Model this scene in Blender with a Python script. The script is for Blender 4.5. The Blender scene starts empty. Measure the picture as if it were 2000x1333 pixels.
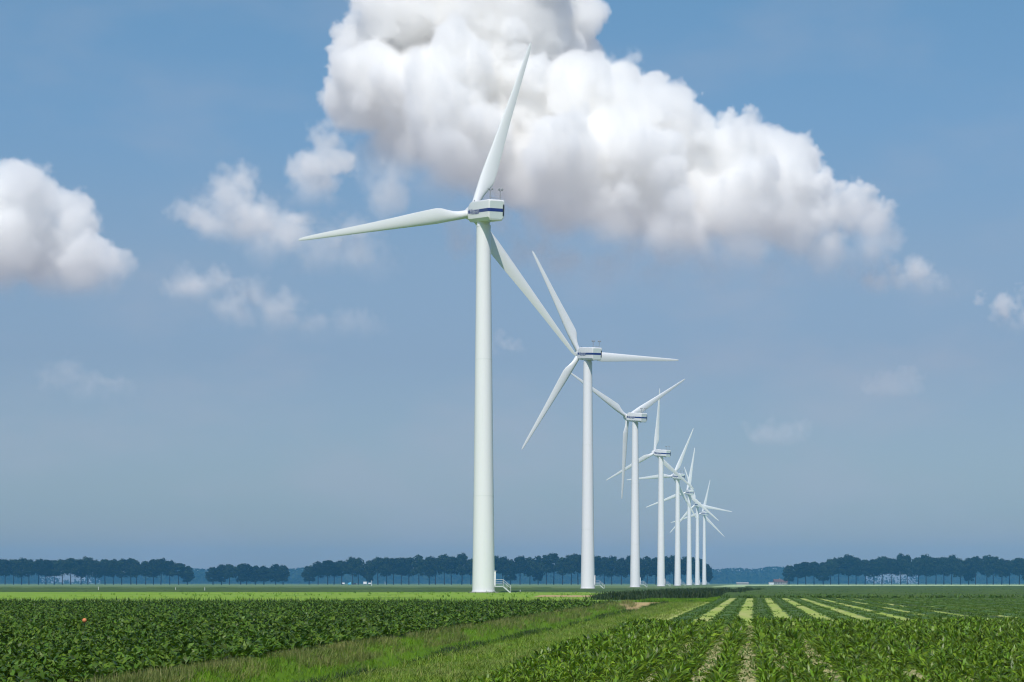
import bpy, math, numpy as np
from mathutils import Vector, Matrix

sc = bpy.context.scene
COL = sc.collection
# ------------------------------------------------------------------ camera
FPX, EYE, HZ = 4800.0, 1.71, 1139.0          # focal length in photo pixels, eye height, horizon row
ALPHA = math.atan(474 / FPX)                 # the rows of the fields run along +Y, the camera looks a little left
ca, sa = math.cos(ALPHA), math.sin(ALPHA)
cd = bpy.data.cameras.new('camera')
cam = bpy.data.objects.new('camera', cd)
COL.objects.link(cam)
cd.sensor_width = 36
cd.lens = FPX / 2000 * 36
cd.shift_y = (HZ - 666.5) / 2000
cd.clip_start, cd.clip_end = 0.5, 60000
cam.location = (0, 0, EYE)
cam.rotation_euler = (math.pi / 2, 0, ALPHA)
sc.camera = cam

# ------------------------------------------------------------------ sun and sky
SUN_EL, SUN_AZ = math.radians(50), math.radians(11)   # azimuth counted left from straight behind the camera
_r, _f = -math.sin(SUN_AZ) * math.cos(SUN_EL), -math.cos(SUN_AZ) * math.cos(SUN_EL)
SUN = Vector((_r * ca - _f * sa, _r * sa + _f * ca, math.sin(SUN_EL)))
ld = bpy.data.lights.new('sun', 'SUN')
ld.energy, ld.angle, ld.color = 3.7, math.radians(0.53), (1.0, 0.96, 0.90)
sun = bpy.data.objects.new('sun', ld)
COL.objects.link(sun)
sun.rotation_euler = SUN.to_track_quat('Z', 'Y').to_euler()

world = bpy.data.worlds.new('World')
sc.world = world
world.use_nodes = True
wt = world.node_tree
wn, wl = wt.nodes.new, wt.links.new
bg = wt.nodes['Background']
bg.inputs[1].default_value = 0.1
sky = wn('ShaderNodeTexSky')
sky.sky_type = 'NISHITA'
sky.sun_disc = False
sky.sun_elevation = SUN_EL
sky.sun_rotation = math.atan2(SUN.x, SUN.y)
sky.air_density, sky.dust_density, sky.ozone_density = 1.0, 0.6, 1.5
tc = wn('ShaderNodeTexCoord')
sep = wn('ShaderNodeSeparateXYZ')
wl(tc.outputs['Generated'], sep.inputs[0])
mr = wn('ShaderNodeMapRange')
mr.inputs['From Max'].default_value = 0.5
wl(sep.outputs['Z'], mr.inputs['Value'])
ramp = wn('ShaderNodeValToRGB')              # hazy grey-blue air low down, clearer blue higher up
SKY_STOPS = [(0.000, (.62, .63, .80)), (0.03, (.515, .60, .795)), (0.091, (.55, .59, .735)), (0.132, (.65, .69, .785)),
             (0.182, (.62, .775, .89)), (0.231, (.62, .84, .94)), (0.5, (.58, .86, 1.0))]
while len(ramp.color_ramp.elements) < len(SKY_STOPS):
    ramp.color_ramp.elements.new(0.5)
for e, (p, c) in zip(ramp.color_ramp.elements, SKY_STOPS):
    e.position = p / 0.5
    e.color = (*c, 1)
wl(mr.outputs[0], ramp.inputs[0])
mulc = wn('ShaderNodeMix')
mulc.data_type, mulc.blend_type = 'RGBA', 'MULTIPLY'
mulc.inputs['Factor'].default_value = 1
wl(sky.outputs[0], mulc.inputs['A'])
wl(ramp.outputs[0], mulc.inputs['B'])
# thin veils of far cloud in the lower sky
mp = wn('ShaderNodeMapping')
mp.inputs['Scale'].default_value = (9, 9, 21)
mp.inputs['Location'].default_value = (1.7, 0.3, 0.6)
wl(tc.outputs['Generated'], mp.inputs[0])
nz = wn('ShaderNodeTexNoise')
nz.inputs['Scale'].default_value = 1.35
nz.inputs['Detail'].default_value = 7
nz.inputs['Roughness'].default_value = 0.5
wl(mp.outputs[0], nz.inputs['Vector'])
mv = wn('ShaderNodeMapRange')
mv.interpolation_type = 'SMOOTHSTEP'
mv.inputs['From Min'].default_value, mv.inputs['From Max'].default_value = 0.44, 0.76
mv.inputs['To Max'].default_value = 0.36
wl(nz.outputs[0], mv.inputs['Value'])
mx = wn('ShaderNodeMix')
mx.data_type = 'RGBA'
lowr = wn('ShaderNodeMapRange')             # only in the hazy lower sky
lowr.interpolation_type = 'SMOOTHSTEP'
lowr.inputs['From Min'].default_value, lowr.inputs['From Max'].default_value = 0.10, 0.19
lowr.inputs['To Min'].default_value, lowr.inputs['To Max'].default_value = 1.0, 0.5
wl(sep.outputs['Z'], lowr.inputs['Value'])
vm = wn('ShaderNodeMath')
vm.operation = 'MULTIPLY'
wl(mv.outputs[0], vm.inputs[0])
wl(lowr.outputs[0], vm.inputs[1])
wl(vm.outputs[0], mx.inputs['Factor'])
wl(mulc.outputs['Result'], mx.inputs['A'])
mx.inputs['B'].default_value = (4.3, 4.6, 5.5, 1)
# below the horizon: added glow for sunlit land past the plain, brightens cloud bases
mb = wn('ShaderNodeMapRange')
mb.inputs['From Min'].default_value, mb.inputs['From Max'].default_value = -0.012, -0.002
wl(sep.outputs['Z'], mb.inputs['Value'])
mg = wn('ShaderNodeMix')
mg.data_type = 'RGBA'
wl(mb.outputs[0], mg.inputs['Factor'])
mg.inputs['A'].default_value = (3.7, 3.65, 4.2, 1)
wl(mx.outputs['Result'], mg.inputs['B'])
wl(mg.outputs['Result'], bg.inputs[0])

vs = sc.view_settings
vs.view_transform, vs.look, vs.gamma, vs.use_curve_mapping, vs.exposure = 'Standard', 'None', 1, False, 0
cy = sc.cycles
cy.use_denoising = True
cy.max_bounces, cy.volume_bounces, cy.diffuse_bounces, cy.glossy_bounces = 40, 36, 3, 2
cy.transmission_bounces, cy.transparent_max_bounces = 4, 8
cy.volume_max_steps, cy.volume_step_rate = 256, 3
cy.filter_width = 1.15
cy.use_adaptive_sampling = True
cy.adaptive_threshold = 0.02
cy.sample_clamp_indirect = 4

RNG = np.random.default_rng(11)


# ------------------------------------------------------------------ helpers
def W(px, depth, z=0.0):
    """world point seen at photo column px at the given depth along the camera axis"""
    r = (px - 1000) / FPX * depth
    return Vector((r * ca - depth * sa, r * sa + depth * ca, z))


def mesh(name, verts, faces, mats=(), smooth=False):
    me = bpy.data.meshes.new(name)
    me.from_pydata([tuple(v) for v in verts], [], faces)
    for m in mats:
        me.materials.append(m)
    if smooth:
        me.polygons.foreach_set('use_smooth', [True] * len(me.polygons))
    me.update()
    return me


def quad_mesh(name, V, Q, mat, smooth=False):
    """fast mesh from numpy: V (n,3), Q (m,4)"""
    me = bpy.data.meshes.new(name)
    me.vertices.add(len(V))
    me.vertices.foreach_set('co', np.ascontiguousarray(V, np.float32).ravel())
    me.loops.add(Q.size)
    me.loops.foreach_set('vertex_index', np.ascontiguousarray(Q, np.int32).ravel())
    me.polygons.add(len(Q))
    me.polygons.foreach_set('loop_start', np.arange(0, Q.size, 4, dtype=np.int32))
    me.polygons.foreach_set('loop_total', np.full(len(Q), 4, np.int32))
    if smooth:
        me.polygons.foreach_set('use_smooth', np.ones(len(Q), bool))
    me.materials.append(mat)
    me.update(calc_edges=True)
    return me


def add(name, me, parent=None, loc=None, **props):
    o = bpy.data.objects.new(name, me)
    COL.objects.link(o)
    if parent:
        o.parent = parent
    if loc is not None:
        o.location = loc
    for k, v in props.items():
        o[k] = v
    return o


def rm(angle, axis):
    return Matrix.Rotation(angle, 4, axis)


class MB:
    """collects boxes, tubes and lofts into one mesh"""
    def __init__(s):
        s.v, s.f = [], []

    def box(s, a, b, M=None):
        n = len(s.v)
        for z in (a[2], b[2]):
            for x, y in ((a[0], a[1]), (b[0], a[1]), (b[0], b[1]), (a[0], b[1])):
                p = Vector((x, y, z))
                s.v.append(M @ p if M else p)
        s.f += [tuple(n + i for i in q) for q in ((0, 3, 2, 1), (4, 5, 6, 7), (0, 1, 5, 4), (1, 2, 6, 5), (2, 3, 7, 6), (3, 0, 4, 7))]
        return s

    def loft(s, rings, caps=True):
        n, k = len(s.v), len(rings[0])
        for r in rings:
            s.v += [Vector(p) for p in r]
        for i in range(len(rings) - 1):
            for j in range(k):
                a, b = n + i * k + j, n + i * k + (j + 1) % k
                s.f.append((a, b, b + k, a + k))
        if caps:
            s.f.append(tuple(n + j for j in reversed(range(k))))
            s.f.append(tuple(n + (len(rings) - 1) * k + j for j in range(k)))
        return s

    def tube(s, p, q, r0, r1=None, k=8):
        p, q = Vector(p), Vector(q)
        r1 = r0 if r1 is None else r1
        d = (q - p).normalized()
        u = d.orthogonal().normalized()
        w = d.cross(u)
        rings = [[c + (u * math.cos(t) + w * math.sin(t)) * r for t in (2 * math.pi * j / k for j in range(k))] for c, r in ((p, r0), (q, r1))]
        return s.loft(rings)

    def lathe(s, prof, k=48, axis='Z'):
        rings = []
        for r, h in prof:
            ring = []
            for j in range(k):
                t = 2 * math.pi * j / k
                x, y = r * math.cos(t), r * math.sin(t)
                ring.append((x, y, h) if axis == 'Z' else (x, h, -y))
            rings.append(ring)
        return s.loft(rings)

    def mesh(s, name, mat, smooth=False):
        return mesh(name, s.v, s.f, (mat,), smooth)


def mark_sharp(me, deg=35):
    me.set_sharp_from_angle(angle=math.radians(deg))
    return me


# ------------------------------------------------------------------ materials
def material(name, color, rough=0.6, spec=0.4, transl=0.0, var=None, noise=None, bump=None, island=0.0, hue=0.0, objvar=0.0):
    """Principled (+ translucent) with optional per-leaf variation, noise colours and bump"""
    m = bpy.data.materials.new(name)
    m.use_nodes = True
    nt = m.node_tree
    N, L = nt.nodes.new, nt.links.new
    p = nt.nodes['Principled BSDF']
    out = nt.nodes['Material Output']
    p.inputs['Roughness'].default_value = rough
    p.inputs['Specular IOR Level'].default_value = spec
    p.inputs['Base Color'].default_value = (*color, 1)
    src = None
    geo = N('ShaderNodeNewGeometry')
    if noise:                              # list of (scale vec, threshold lo, hi, colour, amount)
        rgb = N('ShaderNodeRGB')
        rgb.outputs[0].default_value = (*color, 1)
        src = rgb.outputs[0]
        tco = N('ShaderNodeTexCoord')
        for sca, lo, hi, c2, amt in noise:
            mpn = N('ShaderNodeMapping')
            mpn.inputs['Scale'].default_value = sca
            L(tco.outputs['Object'], mpn.inputs[0])
            n = N('ShaderNodeTexNoise')
            n.inputs['Scale'].default_value = 1
            n.inputs['Detail'].default_value = 6
            n.inputs['Roughness'].default_value = 0.62
            L(mpn.outputs[0], n.inputs['Vector'])
            r = N('ShaderNodeMapRange')
            r.interpolation_type = 'SMOOTHSTEP'
            r.inputs['From Min'].default_value, r.inputs['From Max'].default_value = lo, hi
            r.inputs['To Max'].default_value = amt
            L(n.outputs[0], r.inputs['Value'])
            x = N('ShaderNodeMix')
            x.data_type = 'RGBA'
            L(r.outputs[0], x.inputs['Factor'])
            L(src, x.inputs['A'])
            x.inputs['B'].default_value = (*c2, 1)
            src = x.outputs['Result']
    if island:
        hsv = N('ShaderNodeHueSaturation')
        if src:
            L(src, hsv.inputs['Color'])
        else:
            hsv.inputs['Color'].default_value = (*color, 1)
        r = N('ShaderNodeMapRange')
        r.inputs['To Min'].default_value, r.inputs['To Max'].default_value = 1 - island, 1 + island
        L(geo.outputs['Random Per Island'], r.inputs['Value'])
        L(r.outputs[0], hsv.inputs['Value'])
        if hue:
            wn_ = N('ShaderNodeTexWhiteNoise')
            wn_.noise_dimensions = '1D'
            L(geo.outputs['Random Per Island'], wn_.inputs['W'])
            r2 = N('ShaderNodeMapRange')
            r2.inputs['To Min'].default_value, r2.inputs['To Max'].default_value = 0.5 - hue, 0.5 + hue
            L(wn_.outputs['Value'], r2.inputs['Value'])
            L(r2.outputs[0], hsv.inputs['Hue'])
        if objvar:
            oi_ = N('ShaderNodeObjectInfo')
            r3 = N('ShaderNodeMapRange')
            r3.inputs['To Min'].default_value, r3.inputs['To Max'].default_value = 1 - objvar, 1 + objvar
            L(oi_.outputs['Random'], r3.inputs['Value'])
            mm_ = N('ShaderNodeMath')
            mm_.operation = 'MULTIPLY'
            L(r.outputs[0], mm_.inputs[0])
            L(r3.outputs[0], mm_.inputs[1])
            L(mm_.outputs[0], hsv.inputs['Value'])
        src = hsv.outputs['Color']
    if src:
        L(src, p.inputs['Base Color'])
    if bump:
        tco = N('ShaderNodeTexCoord')
        n = N('ShaderNodeTexNoise')
        n.inputs['Scale'].default_value = bump[0]
        n.inputs['Detail'].default_value = 5
        L(tco.outputs['Object'], n.inputs['Vector'])
        b = N('ShaderNodeBump')
        b.inputs['Strength'].default_value = bump[1]
        b.inputs['Distance'].default_value = bump[2]
        L(n.outputs[0], b.inputs['Height'])
        L(b.outputs[0], p.inputs['Normal'])
    if transl:
        tr = N('ShaderNodeBsdfTranslucent')
        if src:
            g = N('ShaderNodeMix')
            g.data_type, g.blend_type = 'RGBA', 'MULTIPLY'
            g.inputs['Factor'].default_value = 1
            L(src, g.inputs['A'])
            g.inputs['B'].default_value = (1.5, 1.6, 0.6, 1)
            L(g.outputs['Result'], tr.inputs['Color'])
        else:
            tr.inputs['Color'].default_value = (color[0] * 1.5, color[1] * 1.6, color[2] * 0.6, 1)
        ms = N('ShaderNodeMixShader')
        ms.inputs[0].default_value = transl
        L(p.outputs[0], ms.inputs[1])
        L(tr.outputs[0], ms.inputs[2])
        L(ms.outputs[0], out.inputs['Surface'])
    return m


M_PAINT = material('white_paint', (.815, .80, .82), .38, .45, noise=[((.25, .25, .035), .45, .8, (.73, .76, .75), .55), ((2.5, 2.5, .12), .52, .8, (.68, .71, .69), .35)])
M_BLADE = material('blade_gelcoat', (.80, .80, .82), .33, .5, noise=[((.5, .5, .25), .5, .8, (.68, .71, .71), .5)])
M_NAC = material('nacelle_fibreglass', (.81, .80, .81), .34, .5, noise=[((.6, .3, .8), .5, .8, (.68, .70, .69), .5)])
M_REAR = material('rear_panel_grey', (.60, .66, .65), .4, .4)
M_BLUE = material('blue_band', (.018, .035, .19), .4, .4)
M_WHITE = material('white_letters', (.82, .82, .84), .5, .3)
M_DARK = material('dark_louvre', (.05, .055, .06), .6, .3)
M_STEEL = material('galvanised_steel', (.55, .58, .60), .45, .4, noise=[((3, 3, 3), .45, .7, (.44, .47, .49), .6)])
M_MAST = material('mast_grey', (.30, .31, .33), .5, .4)
M_SEAM = material('tower_seam', (.76, .76, .77), .5, .3)
M_CONC = material('concrete', (.30, .29, .26), .9, .2, noise=[((1.5, 1.5, 1.5), .4, .7, (.22, .21, .19), .7)], bump=(6, .4, .02))
M_CROPL = material('beet_leaf', (.080, .142, .012), .42, .30, .25, noise=[((.25, .12, 1), .42, .66, (.085, .155, .016), .6)], island=.62, hue=.018)
M_CROPR = material('crop_leaf', (.115, .192, .012), .40, .30, .28, noise=[((.3, .15, 1), .42, .66, (.15, .25, .018), .6)], island=.62, hue=.018)
M_TUFT = material('ditch_grass', (.155, .285, .012), .6, .2, .25, noise=[((.8, .28, 1), .42, .62, (.075, .13, .012), .8)], island=.38, hue=.02)
M_REED = material('tan_grass', (.20, .215, .065), .7, .15, .2, noise=[((.8, .20, 1), .42, .62, (.11, .15, .035), .8)], island=.40, hue=.02)
M_OLIVE = material('verge_grass', (.175, .25, .032), .65, .15, .22, noise=[((.6, .14, 1), .42, .60, (.22, .25, .075), .8), ((1.5, .5, 1), .5, .66, (.085, .13, .02), .7)], island=.35, hue=.02)
M_REED_LIPSHADE = material('dark_reed', (.036, .062, .020), .6, .25, .2, island=.4, hue=.015)  # reeds, and the shade painted along the ditch lip
M_SWATH = material('swath_leaf', (.090, .160, .022), .55, .3, .2, island=.4, hue=.02)
M_STRAW = material('dry_straw', (.36, .33, .15), .8, .1, island=.3)
M_SOIL = material('crop_soil', (.085, .070, .045), .95, .1, noise=[((3, 3, 3), .45, .7, (.05, .045, .03), .8)], bump=(9, .6, .03))
M_SOILR = material('pale_soil', (.44, .39, .20), .95, .1, noise=[((5, 5, 5), .42, .66, (.22, .26, .07), .85), ((22, 9, 5), .5, .7, (.46, .42, .24), .6)], bump=(14, .7, .03))
M_STUBBLE = material('pale_stubble', (.35, .44, .085), .9, .15, noise=[((.6, .05, 1), .4, .65, (.50, .47, .19), .7), ((3, .8, 1), .52, .7, (.22, .34, .05), .7)], bump=(10, .6, .03))
M_MEADOW = material('meadow_grass', (.215, .36, .028), .85, .15, noise=[((.05, .02, 1), .42, .65, (.27, .37, .05), .8), ((.10, .03, 1), .50, .64, (.15, .27, .022), .8), ((2, .15, 1), .55, .75, (.12, .18, .04), .5)])
M_FARCROP = material('far_crop', (.068, .118, .028), .85, .15, noise=[((.12, .015, 1), .42, .68, (.095, .150, .036), .8), ((1.5, .2, 1), .5, .7, (.03, .06, .02), .7)])
M_GROUND = material('field_ground', (.13, .19, .065), .95, .1, noise=[((.0011, .0028, 1), .42, .56, (.20, .26, .11), .9), ((.003, .008, 1), .52, .6, (.075, .12, .04), .8), ((.3, .12, 1), .45, .7, (.10, .15, .04), .5)])
M_DITCH = material('ditch_earth', (.12, .23, .012), .95, .1, noise=[((.5, .2, 1), .42, .62, (.15, .26, .02), .8), ((2, 1, 2), .5, .7, (.06, .075, .025), .7)])
M_SAND = material('bare_sand', (.52, .36, .17), .95, .1, noise=[((.8, .8, .8), .42, .66, (.40, .36, .17), .8), ((3, 3, 3), .5, .7, (.24, .22, .10), .6)], bump=(5, .6, .05))
M_CROWN = material('tree_foliage', (.020, .032, .011), .8, .1, .1, island=.55, hue=.012, objvar=.35)
M_BARK = material('tree_bark', (.035, .030, .025), .9, .1)
M_FOREST = material('forest_foliage', (.028, .042, .018), .8, .1, island=.18)
M_ROOF = material('red_roof', (.15, .085, .07), .8, .2)
M_WALL = material('pale_wall', (.34, .33, .31), .8, .2)
M_ORANGE = material('orange_plastic', (.70, .24, .09), .6, .4)
M_CYAN = material('light_blue_sheet', (.12, .42, .62), .5, .4)
M_CARDARK = material('dark_car_paint', (.03, .02, .03), .3, .5)
M_GLASS = material('window_glass', (.05, .06, .07), .1, .6)


# ------------------------------------------------------------------ ground
def ditch_depth(x, y):
    """a ditch that runs along the crops and ends at a bare earth ramp"""
    wob = .18 * np.sin(y * .11) + .12 * np.sin(y * .31 + 1)
    x = x + wob
    left = np.clip((x + 10.3) / 1.35, 0, 1)
    right = np.clip((-7.35 - x) / .75, 0, 1)
    prof = np.minimum(left, right)
    prof = prof * prof * (3 - 2 * prof)
    end = np.clip((206 - y - .6 * (x + 9)) / 7, 0, 1)
    return -0.80 * prof * end


def hash_noise(x, y, s):
    n = np.sin(x * 12.9898 * s + y * 78.233 * s) * 43758.5453
    return n - np.floor(n)


xs = np.unique(np.concatenate([[-3400, -1800, -900, -450, -220, -110, -60, -35, -22, -16], np.arange(-13, -3.4, .3), [-3, 0, 3, 8, 16, 30, 60, 120, 300, 700, 1500, 3400]]))
ys = np.unique(np.concatenate([[-50, 0, 20], np.arange(30, 240, 1.0), np.arange(240, 330, 8), [360, 420, 500, 650, 800, 1000, 1400, 2000, 3000, 4200, 5800, 7500]]))
GX, GY = np.meshgrid(xs, ys)
GZ = ditch_depth(GX, GY)
inside = (GZ < -.02)
GZ = GZ + inside * (hash_noise(GX, GY, 1.0) - .5) * .09
nx = len(xs)
V = np.stack([GX, GY, GZ], -1).reshape(-1, 3)
ii, jj = np.meshgrid(np.arange(nx - 1), np.arange(len(ys) - 1))
a = (jj * nx + ii).ravel()
Q = np.stack([a, a + 1, a + 1 + nx, a + nx], -1)
me = quad_mesh('ground', V, Q, M_GROUND, True)
me.materials.append(M_DITCH)
me.materials.append(M_SAND)
cx, cyy = V[Q].mean(1)[:, 0], V[Q].mean(1)[:, 1]
mi = np.zeros(len(Q), np.int32)
mi[(cx > -13) & (cx < -3.6) & (cyy > -20) & (cyy < 330)] = 1
mi[(cx > -11.2) & (cx < -7.2) & (cyy > 190) & (cyy < 216)] = 2
me.polygons.foreach_set('material_index', mi)
add('ground', me, kind='structure')


def sheet(name, pts, z, mat, bumpy=0.0, **kw):
    return add(name, mesh(name, [(x, y, z) for x, y in pts], [tuple(range(len(pts)))], (mat,)), kind='structure')


sheet('left_crop_soil', [(-300, 10), (-10.75, 10), (-10.75, 192), (-300, 192)], .005, M_SOIL)
sheet('right_crop_soil', [(-4.3, 10), (80, 10), (80, 98), (-4.3, 98)], .005, M_SOILR)
sheet('stubble_field', [(-5.1, 98), (80, 98), (80, 276), (-5.1, 276)], .006, M_STUBBLE)
sheet('meadow', [(-700, 192), (-13.2, 192), (-15.0, 280), (-15.6, 345), (-28, 420), (-30, 446), (-700, 446)], .006, M_MEADOW)
sheet('bare_track', [(-27, 300), (-16.8, 292), (-16.5, 330), (-30, 345)], .012, M_SAND)


def crop_sheet(name, x0, x1, y0, y1, h, dx, dy, seed, amp=.12, grow=1.0):
    """far crop as one uneven canopy with sides down to the ground"""
    X = np.arange(x0, x1 + dx, dx)
    Y = [y0]
    s = dy
    while Y[-1] < y1:
        Y.append(Y[-1] + s)
        s *= grow
    Y = np.array(Y)
    gx, gy = np.meshgrid(X, Y)
    r = np.random.default_rng(seed)
    gz = h + amp * r.uniform(-1, 1, gx.shape) + amp * .6 * np.sin(gx * .37 + gy * .05)
    gx = gx + r.uniform(-.3, .3, gx.shape) * dx
    gz[0] = 0
    gz[-1] = 0
    gz[:, 0] = 0
    gz[:, -1] = 0
    V = np.stack([gx, gy, gz], -1).reshape(-1, 3)
    n = len(X)
    ii, jj = np.meshgrid(np.arange(n - 1), np.arange(len(Y) - 1))
    a = (jj * n + ii).ravel()
    return quad_mesh(name, V, np.stack([a, a + 1, a + 1 + n, a + n], -1), M_FARCROP)


add('far_crop', crop_sheet('far_crop', -4, 150, 273, 1120, .34, .55, .9, 1, grow=1.014), kind='stuff',
    label='dark green crop beyond the striped stubble at the right', category='crop')
add('far_crop', crop_sheet('far_crop_left', -330, -62, 447, 760, .22, 1.0, 2.0, 2), kind='stuff',
    label='dark green crop band behind the bright meadow, left of the nearest turbine', category='crop')
add('far_crop', crop_sheet('far_crop_mid', -62, -18, 452, 690, .14, .6, 1.6, 5, amp=.05), kind='stuff',
    label='low green crop between the first two turbine towers', category='crop')
# light far field strip along the horizon
sheet('far_pale_field', [(-1300, 1400), (-60, 1400), (-60, 2250), (-1300, 2250)], .01, material('far_pasture', (.19, .28, .13), .95, .1, noise=[((.004, .012, 1), .4, .6, (.11, .19, .07), .8)]))
sheet('far_bright_field', [(-20, 1125), (1200, 1125), (1200, 2350), (-20, 2350)], .01, material('far_stubble', (.46, .58, .30), .95, .1, noise=[((.006, .01, 1), .45, .65, (.30, .38, .18), .7)]))


# ------------------------------------------------------------------ leaves
def leaves(P, nl, L0, W0, a0, a1, rng, segs=2, scale=None, z0=0.0, droop=0, spread=.03, prof=None):
    """P (n,3) plant roots; nl leaves each; returns verts, quads. a0/a1 start/end inclination ranges in degrees"""
    n = len(P)
    if scale is None:
        scale = np.ones(n)
    S = np.repeat(scale, nl)
    base = np.repeat(P, nl, 0).astype(np.float64)
    m = n * nl
    az = rng.uniform(0, 2 * np.pi, m)
    Ln = L0 * S * rng.uniform(.65, 1.2, m)
    Wd = W0 * S * rng.uniform(.7, 1.25, m)
    A0 = np.radians(rng.uniform(*a0, m))
    A1 = np.radians(rng.uniform(*a1, m))
    ro = spread * S * rng.uniform(0, 1, m)
    base[:, 0] += np.cos(az) * ro
    base[:, 1] += np.sin(az) * ro
    base[:, 2] += z0 * S
    dirx, diry = np.cos(az), np.sin(az)
    tw = rng.uniform(-.9, .9, m)
    px, py = -diry, dirx
    if prof is None:
        prof = {1: [.8, .35], 2: [.35, 1, .12], 3: [.25, .85, 1, .08], 4: [.2, .5, 1, .9, .08]}[segs]
    C = np.zeros((m, segs + 1, 3))
    C[:, 0] = base
    for k in range(segs):
        t = (k + .5) / segs
        A = A0 + (A1 - A0) * t
        st = Ln / segs
        C[:, k + 1, 0] = C[:, k, 0] + dirx * np.cos(A) * st
        C[:, k + 1, 1] = C[:, k, 1] + diry * np.cos(A) * st
        C[:, k + 1, 2] = C[:, k, 2] + np.sin(A) * st
    w = np.array(prof)[None, :] * Wd[:, None] * .5
    side = np.stack([px * np.cos(tw), py * np.cos(tw), np.sin(tw)], -1)[:, None, :]
    Lf, Rt = C - side * w[..., None], C + side * w[..., None]
    V = np.stack([Lf, Rt], 2).reshape(m, -1, 3)
    k = (segs + 1) * 2
    q = np.array([[2 * i, 2 * i + 1, 2 * i + 3, 2 * i + 2] for i in range(segs)])
    Q = (np.arange(m) * k)[:, None, None] + q[None]
    return V.reshape(-1, 3), Q.reshape(-1, 4)


def merge(parts):
    Vs, Qs, n = [], [], 0
    for v, q in parts:
        Vs.append(v)
        Qs.append(q + n)
        n += len(v)
    return np.concatenate(Vs), np.concatenate(Qs)


def px_of(x, y):
    d = -x * sa + y * ca
    return 1000 + FPX * (x * ca + y * sa) / d


def in_view(P, margin=100):
    p = px_of(P[:, 0], P[:, 1])
    margin = margin + 2.2 * FPX / P[:, 1]          # room for a step to the side
    return (p > -margin) & (p < 2000 + margin)


# right-hand crop: rows 0.75 m apart
rng = np.random.default_rng(5)
rows = -4.295 + .75 * np.arange(30)
P = []
for k, rx in enumerate(rows):
    y = np.arange(34, 96.5, .15) + rng.uniform(-.06, .06, len(np.arange(34, 96.5, .15)))
    x = rx + rng.normal(0, .055, len(y)) + .05 * np.sin(y * .2 + k)
    P.append(np.stack([x, y, np.zeros_like(y)], -1))
for k, rx in enumerate(rows):                 # stragglers close most of the gaps between rows
    gx = rx + .375
    q = {4: .02, 5: .02, 6: .16, 7: .08, 3: .10, 2: .4, 8: .4, 9: .3}.get(k, .85)
    m = int(300 * q)
    yy = rng.uniform(34, 96.5, m)
    yy = yy[rng.uniform(size=m) < (1 if k not in (4, 5) else .5 + .5 * (yy - 34) / 62)]
    P.append(np.stack([gx + rng.normal(0, .10, len(yy)), yy, np.zeros(len(yy))], -1))
P = np.concatenate(P)
P = P[in_view(P)]
P = P[rng.uniform(size=len(P)) > .05]
patch = .82 + .16 * np.sin(P[:, 0] * .9 + P[:, 1] * .21) + rng.uniform(-.24, .24, len(P))
near = P[:, 1] < 62
v = [leaves(P[near], 10, .22, .046, (30, 80), (-45, 40), rng, 3, patch[near]),
     leaves(P[near], 11, .20, .044, (40, 88), (-40, 60), rng, 3, patch[near], z0=.17),
     leaves(P[~near], 6, .28, .085, (15, 65), (-40, 40), rng, 1, patch[~near]),
     leaves(P[~near], 6, .26, .08, (45, 88), (-30, 60), rng, 2, patch[~near], z0=.17)]
V, Q = merge(v)
add('leafy_crop', quad_mesh('leafy_crop', V, Q, M_CROPR), kind='stuff', category='crop',
    label='leafy green crop in rows over pale soil, filling the right foreground')

# stray seedlings, straw and clods on the open soil between the rows
n = 5200
x = rng.uniform(-2.0, 2.2, n)
y = rng.uniform(36, 97, n)
V, Q = leaves(np.stack([x, y, np.full(n, .006)], -1), 4, .075, .020, (10, 80), (-20, 60), rng, 2, rng.uniform(.5, 1.5, n), spread=.06)
add('seedlings', quad_mesh('seedlings', V, Q, M_SWATH), kind='stuff', category='weeds', label='stray seedlings on the pale soil between the right crop rows')
V, Q = leaves(np.stack([x[::2] + .05, y[::2] + .3, np.full(len(x[::2]), .008)], -1), 5, .11, .010, (-2, 25), (-5, 25), rng, 1, rng.uniform(.5, 1.5, len(x[::2])), spread=.10)
add('straw_litter', quad_mesh('straw_litter', V, Q, M_STRAW), kind='stuff', category='straw', label='dry straw litter on the open soil of the right field')
n = 7000
cp = np.stack([rng.uniform(-2.0, 2.2, n), rng.uniform(36, 97, n), np.full(n, .006)], -1)
rad = rng.uniform(.008, .032, n)
oct_ = np.array([(1, 0, 0), (0, 1, 0), (-1, 0, 0), (0, -1, 0), (0, 0, 1.0)])
V = (cp[:, None] + oct_[None] * rad[:, None, None] * rng.uniform(.7, 1.3, (n, 5, 1))).reshape(-1, 3)
Q = ((np.arange(n) * 5)[:, None, None] + np.array([(0, 1, 4, 4), (1, 2, 4, 4), (2, 3, 4, 4), (3, 0, 4, 4)])[None]).reshape(-1, 4)
me = bpy.data.meshes.new('clods')
me.from_pydata(V.tolist(), [], Q[:, :3].tolist())
me.materials.append(M_SOILR)
add('clods', me, kind='stuff', category='soil', label='small clods of dry soil between the right crop rows')

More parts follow.
